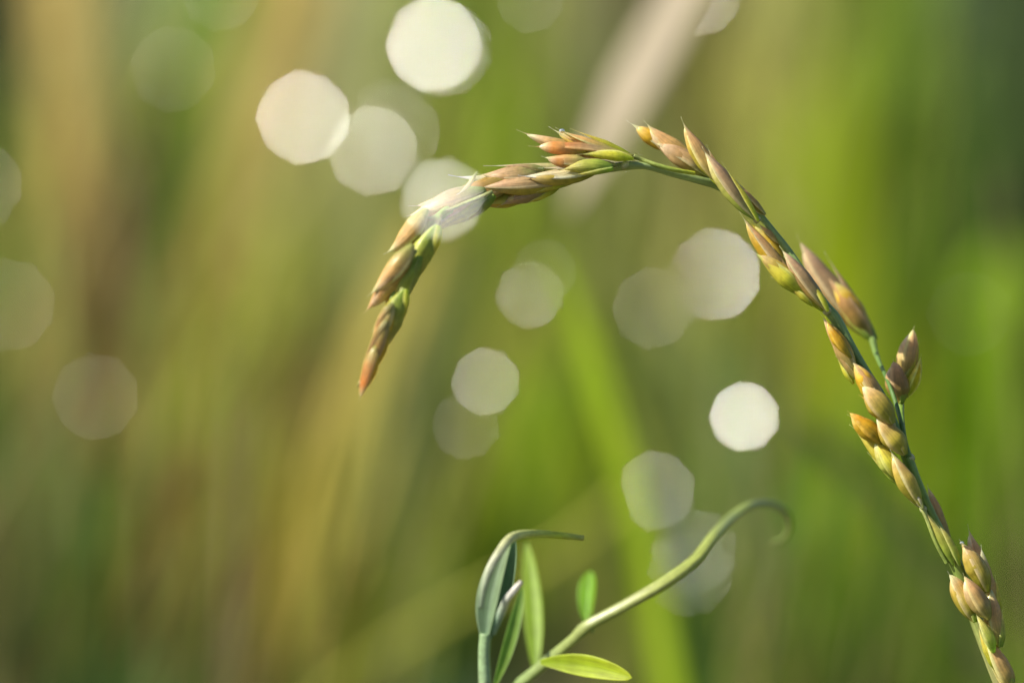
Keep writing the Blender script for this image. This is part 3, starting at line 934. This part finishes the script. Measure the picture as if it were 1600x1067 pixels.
# D: top right of the arch
spikelet((1104, 284), (1040, 230), 2, [
    dict(base=(1078, 250), tip=(979, 188), w=30, bend=2, depth=3.4, pig='pink', roll=R(170), grain='gold', gw=0.84, sharp=1.1, gpos=(0.25, 0.84), gpeak=0.55),
    dict(base=(1096, 262), tip=(1007, 187), w=34, bend=7, depth=2.6, pig='tan', roll=R(150), grain='tan', gw=0.8),
    dict(base=(1108, 278), tip=(1016, 221), w=34, bend=-3, depth=1.8, pig='purple', roll=R(200), grain='brown', gw=0.9),
])
spikelet((1184, 346), (1090, 230), 0, [
    dict(base=(1128, 290), tip=(1065, 182), w=31, bend=6, depth=0.4, pig='tan', roll=R(165), grain='olive', gw=0.75, sharp=1.1),
    dict(base=(1130, 294), tip=(1068, 206), w=24, bend=-4, depth=0.8, pig='lime', roll=R(-100), sharp=1.1),
    dict(base=(1184, 346), tip=(1098, 228), w=30, bend=7, depth=-0.8, pig='purple', roll=R(190), grain='green', gw=0.8, sharp=0.8, peak=0.55),
    dict(base=(1182, 344), tip=(1122, 268), w=22, bend=-3, depth=-0.4, pig='green', roll=R(-110), sharp=0.9),
    dict(base=(1196, 336), tip=(1151, 279), w=16, bend=5, depth=0.8, pig='pink', roll=R(120), sharp=0.9),
])
# E: left of the descending stem
spikelet((1292, 486), (1225, 400), -0.6, [
    dict(base=(1246, 454), tip=(1156, 330), w=28, bend=4, depth=0.6, pig='pink', roll=R(205), grain='gold', gw=0.82, sharp=1.0),
    dict(base=(1238, 430), tip=(1168, 344), w=22, bend=-3, depth=1.0, pig='gold', roll=R(-130), grain='gold', gw=0.85, sharp=0.8),
    dict(base=(1256, 462), tip=(1173, 393), w=28, bend=-5, depth=-1.2, pig='lime', roll=R(-150), grain='olive', gw=0.9, sharp=1.0),
    dict(base=(1286, 486), tip=(1203, 434), w=15, bend=-7, depth=-0.6, pig='lime', roll=R(-120), sharp=0.9),
    dict(base=(1270, 478), tip=(1226, 446), w=13, bend=-4, depth=-1.4, pig='lime', roll=R(-90)),
    dict(base=(1293, 487), tip=(1218, 384), w=27, bend=2, depth=-1.4, pig='purple', roll=R(185), grain='brown', gw=0.8, sharp=0.8, peak=0.5),
    dict(base=(1222, 384), tip=(1182, 346), w=14, bend=2, depth=0.9, pig='tan', roll=R(180)),
])
# E5: soft spikelet behind, on its own stalk
spikelet((1366, 532), (1310, 450), 15, [
    dict(base=(1366, 532), tip=(1246, 364), w=48, bend=11, depth=16, pig='purple', roll=R(180), grain='brown', gw=0.8, sharp=0.75, peak=0.42),
    dict(base=(1362, 530), tip=(1288, 428), w=38, bend=-3, depth=15, pig='brown', roll=R(-170), grain='gold', gw=0.85),
])
# F: middle of the descending stem
spikelet((1348, 604), (1300, 530), -1, [
    dict(base=(1340, 592), tip=(1281, 491), w=27, bend=-4, depth=-0.6, pig='tan', roll=R(-165), grain='gold', gw=0.86, sharp=0.7),
    dict(base=(1330, 560), tip=(1290, 494), w=18, bend=4, depth=-1.2, pig='gold', roll=R(160), grain='gold', gw=0.85),
    dict(base=(1334, 600), tip=(1305, 556), w=13, bend=-2, depth=-0.4, pig='lime', roll=R(-120)),
])
spikelet((1396, 660), (1345, 600), -1.5, [
    dict(base=(1372, 640), tip=(1326, 560), w=32, bend=-4, depth=-1.2, pig='tan', roll=R(180), grain='gold', gw=0.85),
    dict(base=(1395, 662), tip=(1344, 600), w=38, bend=0, depth=-2.4, pig='amber', roll=R(150), grain='olive', gw=1.0, sharp=0.55),
    dict(base=(1384, 660), tip=(1340, 618), w=16, bend=-6, depth=-1.4, pig='gold', roll=R(-120)),
])
spikelet((1414, 708), (1375, 665), -1.5, [
    dict(base=(1414, 710), tip=(1367, 648), w=36, bend=1, depth=-2.0, pig='amber', roll=R(150), grain='olive', gw=1.0, sharp=0.6),
    dict(base=(1396, 676), tip=(1380, 642), w=20, bend=1, depth=-1.2, pig='pale', roll=R(140)),
])
spikelet((1408, 632), (1420, 540), 6, [
    dict(base=(1407, 630), tip=(1396, 560), w=38, bend=2, depth=5, pig='brown', roll=R(170), grain='brown', gw=1.0, sharp=0.5),
    dict(base=(1412, 600), tip=(1430, 509), w=33, bend=4, depth=6.5, pig='tan', roll=R(180), grain='tan', gw=0.9, sharp=0.6, peak=0.5),
    dict(base=(1414, 622), tip=(1438, 552), w=20, bend=-5, depth=5.5, pig='lime', roll=R(-130)),
])
# G: golden spikelet left of the stem
spikelet((1442, 794), (1380, 710), -1, [
    dict(base=(1378, 694), tip=(1324, 641), w=31, bend=1, depth=-1.4, pig='gold', roll=R(180), grain='gold', gw=0.98, sharp=0.75),
    dict(base=(1374, 690), tip=(1323, 648), w=26, bend=-4, depth=-1.0, pig='lime', roll=R(-140)),
    dict(base=(1408, 758), tip=(1326, 664), w=24, bend=-6, depth=-0.6, pig='lime', roll=R(-150), grain='green', gw=0.7),
    dict(base=(1404, 750), tip=(1364, 680), w=32, bend=2, depth=-1.3, pig='lime', roll=R(170), grain='green', gw=0.8),
    dict(base=(1438, 792), tip=(1391, 700), w=31, bend=3, depth=-2.2, pig='amber', roll=R(200), grain='olive', gw=0.94, sharp=0.8),
    dict(base=(1440, 794), tip=(1398, 738), w=15, bend=-8, depth=-2.0, pig='lime', roll=R(-100)),
    dict(base=(1442, 794), tip=(1430, 766), w=10, bend=2, depth=-2.6, pig='pale', roll=R(120)),
])
# G5 sheath pieces along the stem, H right of the stem
spikelet((1491, 880), (1450, 815), -0.6, [
    dict(base=(1491, 884), tip=(1443, 796), w=15, bend=-4, depth=-0.8, pig='green', roll=R(-150), sharp=0.8),
    dict(base=(1499, 884), tip=(1464, 816), w=14, bend=-2, depth=-1.4, pig='green', roll=R(170), sharp=0.8),
])
spikelet((1486, 852), (1466, 800), 0.8, [
    dict(base=(1487, 854), tip=(1450, 755), w=21, bend=5, depth=0.8, pig='tan', roll=R(150), grain='tan', gw=0.8, sharp=0.7, peak=0.55),
])
# I: lowest cluster
spikelet((1560, 1012), (1535, 930), -1.2, [
    dict(base=(1551, 928), tip=(1513, 818), w=27, bend=5, depth=-0.4, pig='pink', roll=R(160), grain='tan', gw=0.8, peak=0.45, sharp=1.15),
    dict(base=(1542, 926), tip=(1498, 842), w=34, bend=-2, depth=-1.6, pig='amber', roll=R(200), grain='olive', gw=0.96, sharp=0.85),
    dict(base=(1562, 1010), tip=(1551, 913), w=31, bend=6, depth=-1.4, pig='tan', roll=R(170), grain='tan', gw=0.85, sharp=0.7),
    dict(base=(1560, 960), tip=(1534, 850), w=24, bend=5, depth=-0.8, pig='pink', roll=R(150), sharp=0.7),
])
spikelet((1545, 968), (1510, 915), -2, [
    dict(base=(1523, 972), tip=(1480, 892), w=35, bend=-1, depth=-1.6, pig='amber', roll=R(170), grain='olive', gw=0.96, sharp=0.65),
    dict(base=(1545, 968), tip=(1505, 894), w=33, bend=3, depth=-2.6, pig='tan', roll=R(180), grain='tan', gw=0.9, sharp=0.75),
    dict(base=(1552, 1020), tip=(1524, 956), w=24, bend=0, depth=-2.4, pig='green', roll=R(180), sharp=0.9),
    dict(base=(1582, 1085), tip=(1538, 990), w=36, bend=2, depth=-1.4, pig='tan', roll=R(180), sharp=0.6),
    dict(base=(1560, 1050), tip=(1526, 978), w=22, bend=-3, depth=-1.2, pig='lime', roll=R(-140), sharp=0.8),
])

def bead(px, py, r, dz, label):
    c = np.array(at(px, py, DF + dz * 0.001))
    V, F = [], []
    n, m = 10, 14
    for i in range(n + 1):
        ph = math.pi * i / n
        for k in range(m):
            an = 2 * math.pi * k / m
            V.append(c + np.array([math.sin(ph) * math.cos(an) * 1.15, math.sin(ph) * math.sin(an), math.cos(ph) * 0.85]) * r * PX)
    for i in range(n):
        for k in range(m):
            x0, x1 = i * m + k, i * m + (k + 1) % m
            F.append((x0, x1, x1 + m, x0 + m))
    o = link_mesh('dewdrop', V, F, water_mat(0.32))
    tag(o, label, 'dewdrop', group='dewdrops on the grass')


bead(878, 205, 4.0, -2.4, 'tiny sharp dew bead sparkling on the upper spikelet left of the arch top')
bead(676, 356, 4.5, -6.0, 'tiny sharp dew bead at the bend, inside the nearer pale glint')
bead(1503, 848, 3.0, -2.0, 'tiny dew bead near the tip of the lowest right spikelet')

# ---------------------------------------------------------------- vetch shoot below
vetch = empty('vetch_plant', (0, 0, 0))
tag(vetch, 'young green vetch shoot with slim leaflets and curling tendril at the bottom', 'plant')
VT = (0.22, 0.34, 0.22)
tube('stem', [(759, 990, 8.0, -11), (757, 1020, 8.0, -11), (758, 1067, 8.5, -11)], M_STEM, vetch, cols=[(0.28, 0.42, 0.20), (0.32, 0.46, 0.24)], n=30,
     tail=[(-0.002, 0.437, 0.33, 0.00055), (0.001, 0.44, 0.2, 0.0007), (0.004, 0.445, -0.01, 0.0009)])
tube('tendril', [(1206, 847, 3.4, 44), (1222, 844, 4.4, 44), (1234, 824, 5.2, 43), (1228, 801, 6.0, 41), (1204, 788, 6.8, 38), (1174, 790, 7.6, 32), (1145, 808, 9.2, 28),
                 (1116, 838, 10.2, 19), (1088, 874, 11.0, 15), (1040, 910, 11.4, 13), (978, 946, 10.6, 13), (924, 975, 10.8, 14), (912, 984, 12.2, 14.5), (898, 998, 10.2, 15), (860, 1030, 10.5, 17), (812, 1070, 11.0, 19)],
     M_STEM, vetch, cols=[(0.26, 0.34, 0.08), (0.30, 0.38, 0.10), (0.36, 0.42, 0.10), (0.36, 0.40, 0.12), (0.30, 0.36, 0.10), (0.24, 0.34, 0.10)], n=160, ridge=0.12, sides=18,
     tail=[(-0.004, 0.452, 0.32, 0.00085), (0.000, 0.452, 0.2, 0.0009), (0.004, 0.454, -0.01, 0.001)])


def leaflet(name, base, tip, w, bend, depth, tilt, c0, c1, fold=0.25, peak=0.5, turn=0.0, label=None, parent=vetch, blunt=0.6):
    b, t_ = np.array(base, float), np.array(tip, float)
    ax = t_ - b
    Ln = np.linalg.norm(ax)
    nrm = np.array([ax[1], -ax[0]]) / Ln
    n, m = 28, 10
    P = []
    vs = np.linspace(0, 1, n)
    for v in vs:
        q = b + ax * v + nrm * bend * 4 * v * (1 - v)
        P.append(np.array(at(q[0], q[1], DF + 0.001 * (depth + tilt * v))))
    P = np.array(P)
    T, S, Fv = frames(P)
    ct, st = math.cos(turn), math.sin(turn)
    S2, F2 = S * ct + Fv * st, Fv * ct - S * st
    V, C, U, F = [], [], [], []
    for side in (1, -1):
        for i, v in enumerate(vs):
            r = profile(v, peak, blunt, 0.2) * w / 2 * PX
            for s in range(m + 1):
                u = (s / m - 0.5) * 2
                th = 1.6 * PX * (1.01 - u * u) * side
                rib = 1.3 * PX * math.exp(-(u / 0.12) ** 2)
                V.append(P[i] + S2[i] * u * r + F2[i] * (abs(u) ** 1.3 * r * fold + th * 0.5 - rib * (side < 0)))
                k = 0.5 * v + 0.5 * abs(u) * 0.6
                C.append(np.array(c0) * (1 - k) + np.array(c1) * k); U.append((abs(u), v))
    row, off = m + 1, n * (m + 1)
    for i in range(n - 1):
        for s in range(m):
            a = i * row + s
            F.append((a, a + 1, a + 1 + row, a + row))
            F.append((off + a, off + a + row, off + a + 1 + row, off + a + 1))
        for s in (0, m):
            a = i * row + s
            F.append((a, a + row, off + a + row, off + a))
    return link_mesh(name, V, F, M_LEAF, parent, colors=C, uvs=U)


GL = (0.30, 0.52, 0.05)
YL = (0.52, 0.64, 0.03)
leaflet('leaflet', (837, 1048), (823, 846), 33, -3, 28, 6, (0.34, 0.52, 0.05), (0.44, 0.62, 0.06), fold=0.3, turn=0.2, peak=0.45)
leaflet('leaflet', (771, 1075), (816, 915), 21, -4, 12, 6, (0.28, 0.46, 0.06), (0.30, 0.48, 0.12), fold=0.4, turn=-0.2)
leaflet('leaflet', (918, 974), (923, 892), 33, 1, 32, 3, (0.22, 0.48, 0.01), (0.30, 0.54, 0.03), fold=0.5, turn=0.5, blunt=0.55, peak=0.6)
leaflet('leaflet', (845, 1034), (988, 1059), 35, 7, 12, -6, (0.42, 0.58, 0.03), (0.66, 0.72, 0.02), fold=0.2, blunt=0.5)
tube('petiole', [(925, 984, 5.0, 15), (921, 974, 3.6, 24), (918, 960, 3.4, 32)], M_STEM, vetch, cols=[(0.28, 0.40, 0.12), (0.26, 0.46, 0.06)], n=10)
# folded bud leaf: two halves pressed together, a pale rim that runs out into a slim sideways tip
leaflet('bud_leaf', (759, 1004), (803, 829), 38, 9, -11, 1, (0.26, 0.40, 0.24), (0.40, 0.50, 0.26), fold=0.7, turn=0.5, peak=0.42, blunt=0.75)
leaflet('bud_leaf', (761, 1002), (804, 840), 34, 2, -9.2, 1, (0.20, 0.34, 0.20), (0.30, 0.44, 0.22), fold=0.6, turn=-0.3, peak=0.45)
tube('bud_tip', [(912, 841, 4.2, -6), (880, 837, 5.2, -7), (845, 834, 5.8, -8), (816, 835, 6.6, -10), (797, 842, 7.2, -11.5), (781, 862, 6.6, -13), (766, 888, 6.0, -13.5), (757, 915, 5.0, -13.5), (751, 950, 3.4, -13)],
     M_STEM, vetch, cols=[(0.50, 0.54, 0.12), (0.54, 0.64, 0.05), (0.60, 0.68, 0.14), (0.64, 0.66, 0.30), (0.60, 0.62, 0.42), (0.46, 0.54, 0.36), (0.34, 0.46, 0.30)], n=60, flat=0.5)
tube('stipule', [(815, 908, 3, -13), (805, 920, 5.0, -13), (793, 935, 5.6, -13), (784, 956, 6.5, -12), (770, 990, 5, -11)], M_STEM, vetch,
     cols=[(0.84, 0.78, 0.66), (0.84, 0.80, 0.68), (0.50, 0.58, 0.44), (0.26, 0.40, 0.26), (0.24, 0.38, 0.24)], n=40, flat=0.6)
